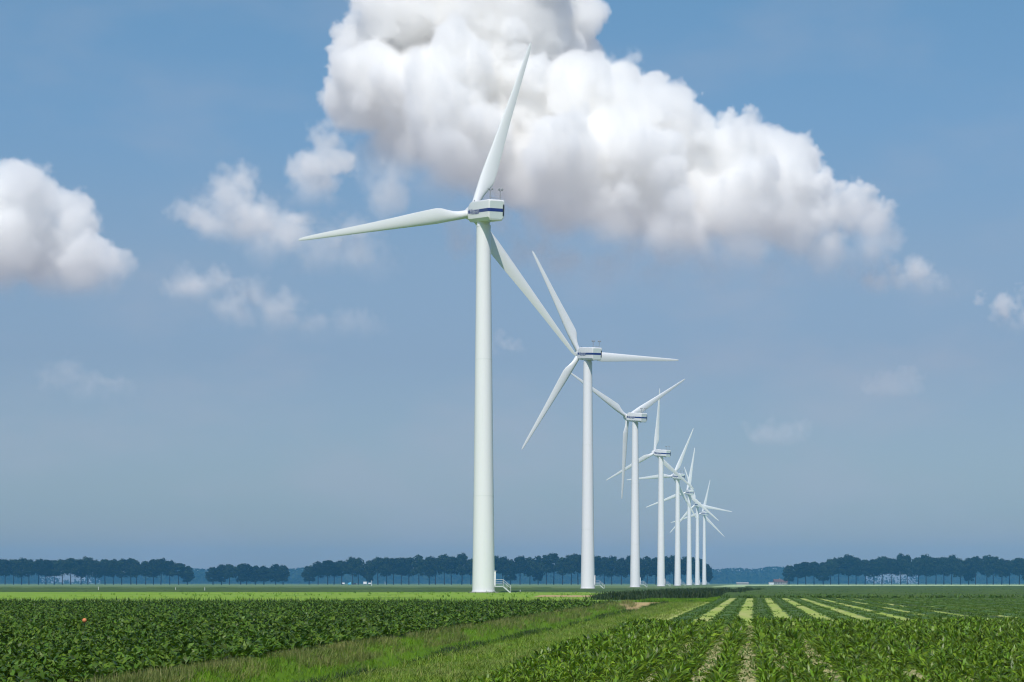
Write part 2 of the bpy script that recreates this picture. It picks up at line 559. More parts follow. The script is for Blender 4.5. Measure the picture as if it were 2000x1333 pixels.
# left-hand crop: broad-leaved, closed canopy
P = []
for rx in np.arange(-10.95, -72, -.5):
    st = .24
    y = np.arange(30, 190, st)
    y = y + rng.uniform(-.08, .08, len(y))
    P.append(np.stack([rx + rng.normal(0, .09, len(y)), y, np.zeros_like(y)], -1))
P = np.concatenate(P)
P = P[in_view(P)]
keep = rng.uniform(size=len(P)) < np.where(P[:, 1] < 75, 1, np.where(P[:, 1] < 125, .62, .36))
P = P[keep]
sc_l = .9 + .10 * np.sin(P[:, 0] * .5 + 1) * np.sin(P[:, 1] * .13) + rng.uniform(-.14, .14, len(P))
A, B, C_ = P[:, 1] < 75, (P[:, 1] >= 75) & (P[:, 1] < 125), P[:, 1] >= 125
V, Q = merge([leaves(P[A], 7, .26, .10, (35, 80), (-35, 30), rng, 3, sc_l[A], prof=[.15, .6, 1, .3]),
              leaves(P[A], 9, .22, .095, (40, 86), (-40, 40), rng, 2, sc_l[A], z0=.16),
              leaves(P[B], 5, .28, .15, (20, 60), (-35, 35), rng, 1, sc_l[B]),
              leaves(P[B], 7, .25, .12, (40, 85), (-40, 40), rng, 2, sc_l[B], z0=.16),
              leaves(P[C_], 4, .34, .22, (20, 60), (-30, 35), rng, 1, sc_l[C_]),
              leaves(P[C_], 6, .27, .17, (15, 70), (-35, 40), rng, 1, sc_l[C_], z0=.17)])
add('beet_crop', quad_mesh('beet_crop', V, Q, M_CROPL), kind='stuff', category='crop',
    label='dense dark green broad-leaved crop filling the left foreground up to the ditch')


def scatter(n, x0, x1, y0, y1, p=1.6, rng=rng):
    """points thinned out with distance"""
    u = rng.uniform(size=n)
    y = (y0 ** (1 - p) + u * (y1 ** (1 - p) - y0 ** (1 - p))) ** (1 / (1 - p))
    x = rng.uniform(x0, x1, n)
    return x, y


def tufts(n, x0, x1, y0, y1, p=1.6, clump=0.0):
    x, y = scatter(n, x0, x1, y0, y1, p)
    if clump:
        keep = (np.sin(x * 2.3 + y * .31) + np.sin(y * .9 + x) + rng.normal(0, .8, n)) > clump - 1
        x, y = x[keep], y[keep]
    P = np.stack([x, y, ditch_depth(x, y) - .01], -1)
    P = P[in_view(P)]
    return P, np.clip(P[:, 1] / 90, .8, 2.6)


# grass in and beside the ditch
parts_g = []
P, s = tufts(12000, -10.6, -7.2, 34, 206)
P, s = P[P[:, 1] < 190], s[P[:, 1] < 190]
nr = P[:, 1] < 70
parts_g.append(leaves(P[nr], 6, .17, .012, (50, 88), (5, 80), rng, 2, s[nr] ** .6, spread=.10))
parts_g.append(leaves(P[~nr], 6, .16, .014, (35, 80), (5, 80), rng, 1, s[~nr] ** .6, spread=.10))
P, s = tufts(7000, -10.4, -3.9, 216, 330, 1.2)
parts_g.append(leaves(P, 6, .15, .03, (40, 85), (5, 80), rng, 1, s ** .5, spread=.2))
V, Q = merge(parts_g)
add('ditch_grass', quad_mesh('ditch_grass', V, Q, M_TUFT), kind='stuff', category='grass', label='bright green grass down in the ditch between the two crops')
parts_g = []
P, s = tufts(10500, -7.7, -4.1, 34, 215)
nr = P[:, 1] < 70
parts_g.append(leaves(P[nr], 6, .13, .011, (35, 85), (0, 70), rng, 2, s[nr] ** .6, spread=.12))
parts_g.append(leaves(P[~nr], 6, .12, .013, (25, 75), (0, 70), rng, 1, s[~nr] ** .6, spread=.12))
P, s = tufts(900, -7.6, -4.5, 34, 200, clump=.6)
parts_g.append(leaves(P, 6, .22, .02, (35, 85), (0, 60), rng, 2, s ** .5, spread=.12))
V, Q = merge(parts_g)
add('verge_grass', quad_mesh('verge_grass', V, Q, M_OLIVE), kind='stuff', category='grass', label='short olive grass strip between the ditch and the right-hand crop')
parts_g = []
P, s = tufts(5200, -10.85, -9.7, 34, 208, clump=.6)
P[:, 2] = np.maximum(P[:, 2], -.25)
parts_g.append(leaves(P, 7, .25, .012, (50, 88), (20, 85), rng, 2, s ** .55, spread=.12))
V, Q = merge(parts_g)
add('tall_grass', quad_mesh('tall_grass', V, Q, M_REED), kind='stuff', category='grass', label='tall straw-coloured grass along the far edge of the ditch')
parts_g = []
P, s = tufts(2600, -7.75, -7.2, 34, 205, clump=.7)  # dark tufts paint in the shadow line along the near ditch lip
parts_g.append(leaves(P, 7, .20, .016, (45, 88), (10, 75), rng, 2, s ** .5, spread=.12))
n = 6500
x, y = scatter(n, 0, 1, 246, 520, 1.15)
x = -17 + x * (12 + (y - 246) * .012) + (y - 246) * .014
P = np.stack([x, y, np.zeros(n)], -1)
hs = .75 + .45 * (np.sin(y * .23) * np.sin(x * .8) > .35) + rng.uniform(-.2, .2, n)
parts_g.append(leaves(P, 7, .62, .11, (45, 88), (40, 86), rng, 1, hs, spread=.3))
V, Q = merge(parts_g)
add('dark_reeds_and_lip_shade', quad_mesh('dark_reeds_and_lip_shade', V, Q, M_REED_LIPSHADE), kind='stuff', category='reeds', label='dark tall reeds beyond the end of the ditch, in front of the far turbines, with dark tufts as painted shade along the ditch lip')

P, s = tufts(700, -7.6, -4.3, 34, 200, clump=.6)
V, Q = leaves(P, 2, .22, .005, (65, 90), (50, 88), rng, 2, s ** .45, spread=.12)
P2, s2 = tufts(1300, -10.7, -9.6, 34, 200, clump=.7)
v2 = leaves(P2, 2, .30, .006, (65, 90), (55, 88), rng, 2, s2 ** .45, spread=.12)
V, Q = merge([(V, Q), v2])
add('seeding_stems', quad_mesh('seeding_stems', V, Q, M_STRAW), kind='stuff', category='grass', label='thin straw-coloured seeding stems standing above the grass of the ditch and verge')
n = 420
y = 200 + 235 * rng.uniform(size=n)
x = rng.uniform(-90, -15.5, n)
P = np.stack([x, y, np.zeros(n)], -1)
V, Q = leaves(P, 7, .38, .06, (40, 88), (10, 85), rng, 2, rng.uniform(.35, 1.2, n), spread=.25)
add('meadow_weeds', quad_mesh('meadow_weeds', V, Q, M_TUFT), kind='stuff', category='weeds', label='scattered taller weeds on the bright green meadow')

# cut swaths between the pale strips
SV, SQ, n0 = [], [], 0
swy = np.arange(98.5, 275, .45)
TP = []
for k in range(24):
    xc = -3.27 + 1.85 * k
    hw = .50 + .05 * rng.normal(size=len(swy)) + .07 * np.sin(swy * .7 + k * 2) + .06 * np.sin(swy * 2.1 + k) + rng.uniform(-.05, .05, len(swy))
    hgt = .06 + .02 * np.sin(swy * .5 + k * 1.3) + rng.uniform(-.03, .03, len(swy))
    endf = np.clip((swy - (98.5)) / 1.5, 0.1, 1)
    t = np.array([-1, -.7, -.25, .25, .7, 1])
    hp = np.array([0, .6, 1, 1, .6, 0])
    X = xc + t[None] * hw[:, None] + rng.uniform(-.06, .06, (len(swy), 6))
    Z = .003 + hp[None] * (hgt * endf)[:, None] * rng.uniform(.75, 1.25, (len(swy), 6))
    Y = np.repeat(swy[:, None], 6, 1)
    v = np.stack([X, Y, Z], -1).reshape(-1, 3)
    ii, jj = np.meshgrid(np.arange(5), np.arange(len(swy) - 1))
    a = (jj * 6 + ii).ravel() + n0
    SV.append(v)
    SQ.append(np.stack([a, a + 1, a + 7, a + 6], -1))
    n0 += len(v)
    m = 1150 if k < 14 else 700
    yy = 98.5 + 176 * rng.uniform(size=m) ** 1.3
    TP.append(np.stack([xc + rng.uniform(-.50, .50, m), yy, np.full(m, .04)], -1))
    # regrowth in the pale strips, thicker towards the right of the field
    m = int(260 + 3000 * min(1, max(0, (k - 4.5) / 6)))
    yy = 98.5 + 176 * rng.uniform(size=m) ** 1.2
    g = np.sin(yy * .11 + k * 2.1) + .6 * np.sin(yy * .37 + k) + rng.normal(0, .5, m)
    yy = yy[g > (1.25 - 2.2 * min(1, max(0, (k - 4.5) / 5)))]
    TP.append(np.stack([xc + .925 + rng.uniform(-.45, .45, len(yy)), yy, np.full(len(yy), .01)], -1))
TP = np.concatenate(TP)
TP = TP[in_view(TP, 80)]
lv, lq = leaves(TP, 6, .10, .055, (15, 70), (-10, 60), rng, 1, rng.uniform(.7, 1.3, len(TP)), spread=.12)
SV.append(lv)
SQ.append(lq + n0)
me = quad_mesh('cut_swaths', np.concatenate(SV), np.concatenate(SQ), M_SWATH)
add('cut_swaths', me, kind='stuff', category='crop', label='rows of low green growth separating pale strips of the far right field')
# front edge leaves of the far crop
n = 9000
y = 273 + 300 * rng.uniform(size=n) ** 2
x = rng.uniform(-3.5, 75, n)
P = np.stack([x, y, np.full(n, .1)], -1)
P = P[in_view(P, 80)]
V, Q = leaves(P, 6, .36, .14, (25, 75), (0, 70), rng, 1, rng.uniform(.8, 1.2, len(P)), spread=.3)
add('crop_edge_leaves', quad_mesh('crop_edge_leaves', V, Q, M_SWATH), kind='stuff', category='crop', label='leafy front edge of the far dark green crop')
# ragged weeds at the crop's far edge against the meadow
n = 2600
x = rng.uniform(-72, -10.8, n)
y = rng.uniform(188, 193.5, n)
P = np.stack([x, y, np.zeros(n)], -1)
P = P[in_view(P)]
V, Q = leaves(P, 6, .5, .06, (55, 88), (20, 85), rng, 2, rng.uniform(.5, 1.15, len(P)) ** 1.5, spread=.2)
add('edge_weeds', quad_mesh('edge_weeds', V, Q, M_CROPL), kind='stuff', category='weeds', label='ragged weeds at the far edge of the left crop before the meadow')

# ------------------------------------------------------------------ wind turbines
SEG = 64


def tower_mesh():
    b = MB()
    b.lathe([(1.99, .12), (1.985, 1.0), (1.86, 10), (1.77, 17), (1.62, 30), (1.50, 41), (1.36, 53), (1.25, 64.3)], SEG)
    return mark_sharp(b.mesh('tower', M_PAINT, True))


def ring_mesh(r, z, h=.16, mat=M_SEAM, name='seam_ring', e=.012):
    return mark_sharp(MB().lathe([(r - .05, z - h / 2), (r + e, z - h / 2), (r + e, z + h / 2), (r - .05, z + h / 2)], SEG).mesh(name, mat, True))


def rrect(hw, z0, z1, cb, ct, y, k=4):
    """rounded rectangle in the x-z plane, bottom corner cb (chamfer w,h), top corner radius ct"""
    pts = []
    cw, ch = cb
    for i in range(k + 1):
        t = math.pi / 2 * i / k
        pts.append((hw - ct + ct * math.cos(t), y, z1 - ct + ct * math.sin(t)))
    for i in range(k + 1):
        t = math.pi / 2 * i / k
        pts.append((-hw + ct - ct * math.sin(t), y, z1 - ct + ct * math.cos(t)))
    pts += [(-hw, y, z0 + ch), (-hw + .06, y, z0 + ch - .10), (-hw + cw, y, z0), (hw - cw, y, z0), (hw - .06, y, z0 + ch - .10), (hw, y, z0 + ch)]
    return pts


NHW, NZ0, NZ1 = 1.52, -1.78, 1.82


def nacelle_mesh():
    b = MB()
    R = [rrect(NHW - .22, NZ0 + .22, NZ1 - .22, (.28, .42), .2, -6.02),
         rrect(NHW - .06, NZ0 + .05, NZ1 - .06, (.36, .52), .24, -5.93),
         rrect(NHW, NZ0, NZ1, (.40, .55), .26, -5.75),
         rrect(NHW, NZ0, NZ1, (.40, .55), .26, 2.3),
         rrect(NHW, NZ0 + .03, NZ1 - .14, (.42, .55), .34, 3.0),
         rrect(NHW - .02, NZ0 + .10, NZ1 - .48, (.45, .55), .45, 3.6),
         rrect(NHW - .12, NZ0 + .22, NZ1 - .75, (.48, .55), .5, 3.95),
         rrect(NHW - .35, NZ0 + .45, NZ1 - 1.0, (.5, .55), .5, 4.05)]
    b.loft([list(reversed(r)) for r in R])
    return mark_sharp(b.mesh('nacelle', M_NAC, True), 28)


def text_mesh(body, offset, ext):
    cu = bpy.data.curves.new('lettering', 'FONT')
    cu.body = body
    cu.size, cu.shear, cu.offset, cu.extrude, cu.resolution_u = 1.0, .28, offset, ext, 3
    t = bpy.data.objects.new('tmp', cu)
    COL.objects.link(t)
    bpy.context.view_layer.update()
    dg = bpy.context.evaluated_depsgraph_get()
    me = bpy.data.meshes.new_from_object(t.evaluated_get(dg))
    bpy.data.objects.remove(t)
    xs_ = [v.co.x for v in me.vertices]
    # word on the left flank, reading from the rotor end backwards
    x0, x1 = min(xs_), max(xs_)
    k = 4.6 / (x1 - x0)
    for v_ in me.vertices:
        x, y, z = v_.co
        v_.co = (-NHW - .03 - z, 2.75 - (x - x0) * k, (y - .34) * 1.4 + .02)
    me.name = 'lettering'
    return me


def blade_mesh():
    r_ = [.7, 1.7, 2.6, 3.6, 4.7, 5.8, 6.8, 8.5, 11, 14, 18, 22, 26, 29.5, 31.5, 32.3, 32.6]
    ch = [1.46, 1.46, 1.5, 1.70, 2.12, 2.58, 2.76, 2.64, 2.4, 2.08, 1.7, 1.38, 1.08, .82, .60, .38, .08]
    th = [1, 1, .97, .76, .54, .40, .33, .28, .25, .23, .21, .20, .19, .18, .17, .16, .15]
    le = [-.73, -.73, -.75, -.78, -.82, -.86, -.88, -.85, -.77, -.68, -.57, -.47, -.37, -.29, -.22, -.15, -.04]
    tw = [17, 17, 17, 17, 16.5, 15.5, 14, 12, 9.5, 7.2, 5, 3.4, 2.2, 1.4, 1, 1, 1]
    rings = []
    K = 24
    for r, c, t, l, w in zip(r_, ch, th, le, tw):
        ring = []
        w = math.radians(w * .8)
        blend = min(1, max(0, (r - 2.2) / 3.6))
        for j in range(K):
            a = 2 * math.pi * j / K
            xe, ye = .5 - .5 * math.cos(a), .5 * math.sin(a)         # circle: LE at 0
            xt = xe
            foil = 5 * (.2969 * math.sqrt(max(xt, 0)) - .126 * xt - .3516 * xt ** 2 + .2843 * xt ** 3 - .1015 * xt ** 4)
            yf = foil * (1 if math.sin(a) > 0 else -1) * .8
            camber = .03 * 4 * xt * (1 - xt) * blend
            y = (1 - blend) * ye * t * c + blend * (yf * t * c - camber * c)
            x = l + xe * c
            X = x * math.cos(w) + y * math.sin(w)
            Y = -x * math.sin(w) + y * math.cos(w)
            ring.append((X, Y + .0007 * r * r, r))
        rings.append(ring)
    return mark_sharp(MB().loft(rings).mesh('blade', M_BLADE, True), 60)


def hub_mesh():
    b = MB()
    b.lathe([(.9, 4.02), (1.18, 4.12), (1.26, 4.6), (1.28, 5.9), (1.18, 6.4), (.92, 6.85), (.55, 7.12), (.2, 7.22), (.02, 7.23)], 40, 'Y')
    return mark_sharp(b.mesh('rotor_hub', M_NAC, True))


def sensor_mesh(x):
    b = MB()
    b.tube((x, -5.2, NZ1 - .05), (x, -5.2, NZ1 + 1.6), .085, .07)
    for s_ in (-1, 1):
        b.tube((x, -5.2, NZ1 + 1.5), (x + s_ * .22, -5.2 - .1 * s_, NZ1 + 1.66), .05)
        b.lathe([(.03, 0), (.2, .05), (.22, .24), (.18, .36), (.02, .38)], 10)
        n_ = 5 * 10
        for v_ in b.v[-n_:]:
            v_ += Vector((x + s_ * .24, -5.2 - .1 * s_, NZ1 + 1.6))
    return b.mesh('wind_sensor', M_MAST)


ME = dict(tower=tower_mesh(), blade=blade_mesh(), hub=hub_mesh(), nacelle=nacelle_mesh())
ME['seam1'], ME['seam2'] = ring_mesh(1.77, 17), ring_mesh(1.50, 41)
ME['base_flange'] = ring_mesh(1.99, .22, .2, M_PAINT, 'base_flange', .10)
ME['plinth'] = mark_sharp(MB().lathe([(.2, -.1), (2.75, -.1), (2.75, .08), (2.65, .14), (.2, .14)], SEG).mesh('foundation', M_CONC, True))
ME['yaw'] = mark_sharp(MB().lathe([(1.1, 64.3), (1.29, 64.3), (1.29, 64.55), (1.15, 64.6), (1.12, 65.6), (.9, 65.6)], 48).mesh('yaw_ring', M_PAINT, True))
# stripe: both flanks and the rear
b = MB()
zs0, zs1 = -.27, .29
b.box((-NHW - .02, -5.76, zs0), (-NHW + .05, 3.5, zs1))
b.box((NHW - .05, -5.76, zs0), (NHW + .02, 3.5, zs1))
b.box((-NHW + .20, -6.06, zs0), (NHW - .20, -5.98, zs1))
for s_ in (-1, 1):   # rounded corner pieces
    n_ = len(b.v)
    for z in (zs0, zs1):
        for x, y in ((NHW + .02, -5.76), (NHW - .04, -5.96), (NHW - .2, -6.06), (NHW - .3, -5.9), (NHW - .1, -5.7)):
            b.v.append(Vector((s_ * x, y, z)))
    for j in range(5):
        b.f.append((n_ + j, n_ + (j + 1) % 5, n_ + 5 + (j + 1) % 5, n_ + 5 + j))
    b.f += [tuple(n_ + j for j in range(5)), tuple(n_ + 9 - j for j in range(5))]
ME['stripe'] = b.mesh('blue_stripe', M_BLUE)
ME['rear'] = mark_sharp(MB().loft([rrect(NHW - .26, NZ0 + .27, NZ1 - .26, (.2, .3), .2, -6.045), rrect(NHW - .26, NZ0 + .27, NZ1 - .26, (.2, .3), .2, -5.99)]).mesh('rear_panel', M_REAR))
b = MB().box((1.16, -6.10, -.95), (1.42, -5.94, 1.0))
for k in range(9):
    b.box((1.14, -6.13, -.90 + k * .2), (1.44, -6.09, -.82 + k * .2))
ME['vent'] = b.mesh('rear_vent', M_DARK)
ME['letw'], ME['letb'] = text_mesh('Vestas', .055, .004), text_mesh('Vestas', .012, .02)
ME['letw'].materials.clear(); ME['letw'].materials.append(M_WHITE)
ME['letb'].materials.clear(); ME['letb'].materials.append(M_BLUE)
ME['sens1'], ME['sens2'] = sensor_mesh(-.95), sensor_mesh(.95)
b = MB().tube((-.95, -5.2, NZ1 + .30), (.95, -5.2, NZ1 + .30), .045)
ME['sensbar'] = b.mesh('sensor_rail', M_MAST)
ME['hatch'] = MB().box((-.5, -.45, NZ1 - .02), (.5, .45, NZ1 + .07)).mesh('roof_hatch', M_NAC)
ME['light'] = MB().tube((-.9, 2.2, NZ1 - .05), (-.9, 2.2, NZ1 + .28), .07).mesh('roof_light', M_DARK)
b = MB().lathe([(.02, NZ0 - .22), (.16, NZ0 - .2), (.2, NZ0 - .1), (.2, NZ0 + .03)], 16)
for v_ in b.v:
    v_ += Vector((-.9, -5.2, 0))
ME['lamp'] = b.mesh('underside_cowl', M_STEEL)
# door and stairs on the right of the tower (local +X)
b = MB().box((1.88, -.55, 1.25), (2.14, .55, 3.75))
b.box((1.88, -.62, 3.75), (2.24, .62, 3.84))
ME['doorframe'] = b.mesh('door_housing', M_PAINT)
b = MB().box((2.14, -.42, 1.32), (2.165, .42, 3.62))
ME['door'] = b.mesh('door_leaf', M_STEEL)
PZ, PX = 1.14, 3.45
ME['platform'] = MB().box((1.9, -.75, PZ - .14), (PX, .75, PZ)).mesh('platform', M_STEEL)
SX = 4.78


def rails(side):
    b = MB()
    y = side * .72
    for h in (1.15, .75, .4):
        b.tube((2.05, y, PZ + h), (PX, y, PZ + h), .035)
    for h in (1.15, .75):
        b.tube((PX, y, PZ + h), (SX, y, h + .02), .035)
    for x in (2.1, PX):
        b.tube((x, y, PZ), (x, y, PZ + 1.15), .04)
    b.tube((SX, y, 0), (SX, y, 1.17), .04)
    b.tube(((PX + SX) / 2, y, PZ / 2 + .05), ((PX + SX) / 2, y, PZ / 2 + 1.15), .03)
    return b.mesh('handrail', M_STEEL)


ME['rail'], ME['rail2'] = rails(-1), rails(1)
Mx = Matrix.Translation((PX, 0, PZ - .06)) @ rm(math.atan2(PZ, SX - PX), 'Y')
ME['stringer'] = MB().box((0, -.03, -.13), (math.hypot(PZ, SX - PX), .03, .10), Mx).mesh('stringer', M_STEEL)
ME['step'] = MB().box((-.13, -.57, -.02), (.13, .57, .02)).mesh('step', M_STEEL)
ME['leg'] = MB().box((-.05, -.05, 0), (.05, .05, PZ - .14)).mesh('platform_leg', M_STEEL)

# photo column of the tower, yaw left of the line of sight, rotor angle
TURB = [(944.5, 22, 71.3, 'nearest and largest white wind turbine, with the readable lettering and stairs'),
        (1148, 26, -1.0, 'second white wind turbine from the front, one blade pointing right, one down left'),
        (1240.5, 36, 30.0, 'third white wind turbine from the front, with one blade hanging straight down'),
        (1291, 38, 87.0, 'fourth white wind turbine from the front, one blade pointing straight up'),
        (1323.5, 31, 65.6, 'fifth white wind turbine from the front, one blade almost level to the left'),
        (1346, 18, 80.6, 'sixth white wind turbine from the front, nacelle under the fifth one\'s lower right blade'),
        (1362, 15, 108.7, 'seventh white wind turbine from the front, one blade tilted up to the left'),
        (1375.5, 22, 77.0, 'farthest and smallest white wind turbine at the end of the row')]
for i, (px, yaw, ang, lab) in enumerate(TURB):
    depth = 432 + i * 268.0
    loc = W(px, depth)
    phi = math.atan((px - 1000) / FPX)
    root = add('wind_turbine', None, None, loc, label=lab, category='wind turbine', group='white wind turbines receding in one row')
    # turned so that the stairs show from the side
    root.rotation_euler = (0, 0, ALPHA - phi)
    add('foundation', ME['plinth'], root)
    t = add('tower', ME['tower'], root)
    add('seam_ring', ME['seam1'], t)
    add('seam_ring', ME['seam2'], t)
    add('base_flange', ME['base_flange'], t)
    add('yaw_ring', ME['yaw'], root)
    d = add('door', ME['doorframe'], root)
    add('door_leaf', ME['door'], d)
    st = add('access_stairs', ME['platform'], root)
    add('handrail', ME['rail'], st)
    add('handrail', ME['rail2'], st)
    for y in (-.6, .6):
        add('stringer', ME['stringer'], st, (0, y, 0))
    for k in range(5):
        f_ = (k + .8) / 5.6
        add('step', ME['step'], st, (PX + (SX - PX) * f_, 0, PZ * (1 - f_)))
    NM = rm(math.radians(yaw), 'Z') @ Matrix.Translation((0, 0, 66.95)) @ rm(math.radians(5), 'X')
    nac = add('nacelle', ME['nacelle'], root)
    nac.matrix_local = NM
    add('blue_stripe', ME['stripe'], nac)
    add('rear_panel', ME['rear'], nac)
    add('rear_vent', ME['vent'], nac)
    add('lettering_outline', ME['letw'], nac)
    add('lettering', ME['letb'], nac)
    add('roof_hatch', ME['hatch'], nac, (0, -3.2, 0))
    add('roof_hatch', ME['hatch'], nac, (0, 1.4, 0))
    add('roof_light', ME['light'], nac)
    add('underside_cowl', ME['lamp'], nac)
    add('wind_sensor', ME['sens1'], nac)
    add('wind_sensor', ME['sens2'], nac)
    add('sensor_rail', ME['sensbar'], nac)
    hub = add('rotor_hub', ME['hub'], root)
    hub.matrix_local = NM
    for k in range(3):
        bl = add('blade', ME['blade'], root)
        bl.matrix_local = NM @ Matrix.Translation((0, 5.35, 0)) @ rm(math.radians(90 - ang - 120 * k), 'Y')

# ------------------------------------------------------------------ trees
TREE_D = 2480.0


def crown_mesh(seed, H=26.0, base=8.0, rx=6.2, low=False):
    r = np.random.default_rng(seed)
    nc = 96
    C, R = [], []
    for i in range(nc):
        t = r.uniform(0, 1) ** .85
        z = base + (H - base - 1.6) * t
        prof = (math.sin(math.pi * min(1, .16 + t * .80)) ** .55)
        a_, q = r.uniform(0, 2 * math.pi), math.sqrt(r.uniform(.05, 1))
        C.append((math.cos(a_) * rx * prof * q, math.sin(a_) * rx * prof * q, z + r.uniform(-.8, .8)))
        R.append(r.uniform(1.2, 2.5))
    C, R = np.array(C), np.array(R)
    k = 46
    n = nc * k
    d = r.normal(size=(n, 3))
    d /= np.linalg.norm(d, axis=1)[:, None]
    c = np.repeat(C, k, 0) + d * np.repeat(R, k)[:, None] * r.uniform(.55, 1.08, n)[:, None]
    u = np.cross(d, r.normal(size=(n, 3)))
    u /= np.linalg.norm(u, axis=1)[:, None]
    w = np.cross(d, u) + d * r.uniform(-.6, .6, n)[:, None]
    s = r.uniform(.38, .80, n)[:, None]
    V = np.stack([c - u * s, c + w * s * .7, c + u * s, c - w * s * .7], 1).reshape(-1, 3)
    return quad_mesh('crown', V, np.arange(n * 4).reshape(-1, 4), M_CROWN)


def trunk_mesh(seed, H=20.0):
    r = np.random.default_rng(seed)
    b = MB()
    p = Vector((0, 0, -.1))
    lean = Vector((r.uniform(-.03, .03), r.uniform(-.03, .03), 1))
    pts = [p + lean * H * t + Vector((r.uniform(-.1, .1), r.uniform(-.1, .1), 0)) for t in (0, .25, .5, .75, 1)]
    rad = [.55, .42, .34, .24, .1]
    for q in range(4):
        b.tube(pts[q], pts[q + 1], rad[q], rad[q + 1], 7)
    for q in range(6):
        t = r.uniform(.3, .8)
        c = pts[0].lerp(pts[4], t)
        a_ = r.uniform(0, 6.28)
        L_ = r.uniform(2.5, 4.8) * (1.2 - t)
        b.tube(c, c + Vector((math.cos(a_) * L_, math.sin(a_) * L_, L_ * r.uniform(.5, 1.1))), .16, .05, 5)
    return b.mesh('trunk', M_BARK)


crowns = [crown_mesh(20 + i, H=r_[0], base=r_[1], rx=r_[2]) for i, r_ in enumerate([(26, 10.5, 7.2), (25, 9.0, 6.8), (27, 11.2, 7.4), (24.5, 10, 6.6), (26.5, 9.2, 7.0), (25.5, 10.8, 7.6), (26, 8.2, 6.8), (27, 10.4, 7.2), (24, 8.8, 7.2), (25.8, 10.0, 6.5)])]
low_crowns = [crown_mesh(50 + i, H=24, base=4.6, rx=6.2) for i in range(2)]
trunks = [trunk_mesh(70 + i) for i in range(5)]
trng = np.random.default_rng(8)
ORD = ['',  'second', 'third', 'fourth', 'fifth', 'sixth', 'seventh', 'eighth', 'ninth', 'tenth', 'eleventh', 'twelfth', 'thirteenth', 'fourteenth', 'fifteenth', 'sixteenth', 'seventeenth', 'eighteenth', 'nineteenth', 'twentieth', 'twenty-first', 'twenty-second', 'twenty-third', 'twenty-fourth', 'twenty-fifth', 'twenty-sixth', 'twenty-seventh', 'twenty-eighth', 'twenty-ninth', 'thirtieth']
HGT = lambda px: np.interp(px, [-60, 60, 240, 330, 360, 420, 480, 560, 600, 640, 760, 900, 1250, 1370, 1390, 1540, 1600, 1640, 1760, 2060],
                           [.90, .92, .96, .86, .72, .74, .80, .74, .78, .88, 1.0, 1.06, 1.06, .98, .62, .76, .93, 1.0, 1.04, 1.02])
TOWERS = [(944.5, 'nearest turbine tower'), (1148, 'second turbine tower'), (1240.5, 'third turbine tower'), (1291, 'fourth turbine tower'), (1323.5, 'fifth turbine tower')]
BELTS = [(-70, 366, 'left tree belt'), (416, 553, 'short tree clump'), (604, 1379, 'long middle tree belt'), (1541, 2008, 'right tree belt')]
for b0, b1, bn in BELTS:
    nb = int(round((b1 - b0) / 16.4))
    cols = [b0 + (b1 - b0) * k / nb + trng.uniform(-3.4, 3.4) * (0 < k < nb) for k in range(nb + 1)]
    seen = [c for c in cols if -8 < c < 2008]
    for k, c in enumerate(cols):
        end = k in (0, nb)
        if bn in ('left tree belt', 'short tree clump') or (bn.startswith('long') and c < 900):
            e0 = bn == 'left tree belt'
            pos = (len(cols) - 1 - k) if e0 else k
            side = 'right' if e0 else 'left'
            if bn == 'short tree clump':
                lab = 'dark round-crowned tree, %s from the left end of the short separate clump' % (ORD[pos] or 'first')
            elif e0:
                lab = 'dark leafy tree, %s from the right end of the left tree belt' % (ORD[pos] or 'first')
            else:
                lab = 'dark leafy tree, %s from the left end of the long middle belt' % (ORD[pos] or 'first')
        elif bn.startswith('long'):
            last = max([q for q in range(len(TOWERS)) if TOWERS[q][0] < c] or [-1])
            if last < 0:
                pos = len([x for x in cols if c < x < 944.5])
                lab = 'dark leafy tree, %s one left of the nearest turbine tower' % (ORD[pos] or 'first')
            else:
                pos = len([x for x in cols if TOWERS[last][0] < x < c])
                lab = 'dark leafy tree, %s one right of the %s' % (ORD[pos] or 'first', TOWERS[last][1])
        else:
            lab = ('dark leafy tree, %s from the left end of the right tree belt' % (ORD[k] or 'first')) if k < 25 else ('dark leafy tree, %s before the right edge of the photo' % (ORD[max(0, len(seen) - 1 - k)] or 'first') if c < 2003 else 'dark leafy tree beyond the right edge of the photo')
        root = add('broadleaf_tree', None, None, W(c, TREE_D + trng.uniform(-14, 14)), label=lab, category='tree', group='trees of the ' + bn)
        if 'beyond the right edge' in lab:
            root['group'] = 'trees past the right edge of the photo'
        h = float(HGT(c)) * trng.uniform(.92, 1.06) * 1.07
        root.rotation_euler = (0, 0, trng.uniform(0, 6.28))
        wd = trng.uniform(1.0, 1.25) * (.95 if h < .9 else 1)
        root.scale = (wd, wd, h)
        low = end or (bn == 'short tree clump') and trng.uniform() < .5 or trng.uniform() < .12
        add('crown', low_crowns[k % 2] if low else crowns[int(trng.integers(10))], root)
        add('trunk', trunks[int(trng.integers(5))], root)

# wood far behind: a single hazy mass
fr = np.random.default_rng(3)
FD = 5400.0
FV, FQ, n0 = [], [], 0


def forest_top(px):
    return 34 + 2.5 * np.sin(px * .021) + 1.5 * np.sin(px * .083 + 2) - 9 * np.exp(-((px - 140) / 150.0) ** 2) - np.where(px < 520, 5, 0) * np.clip((520 - px) / 150, 0, 1)


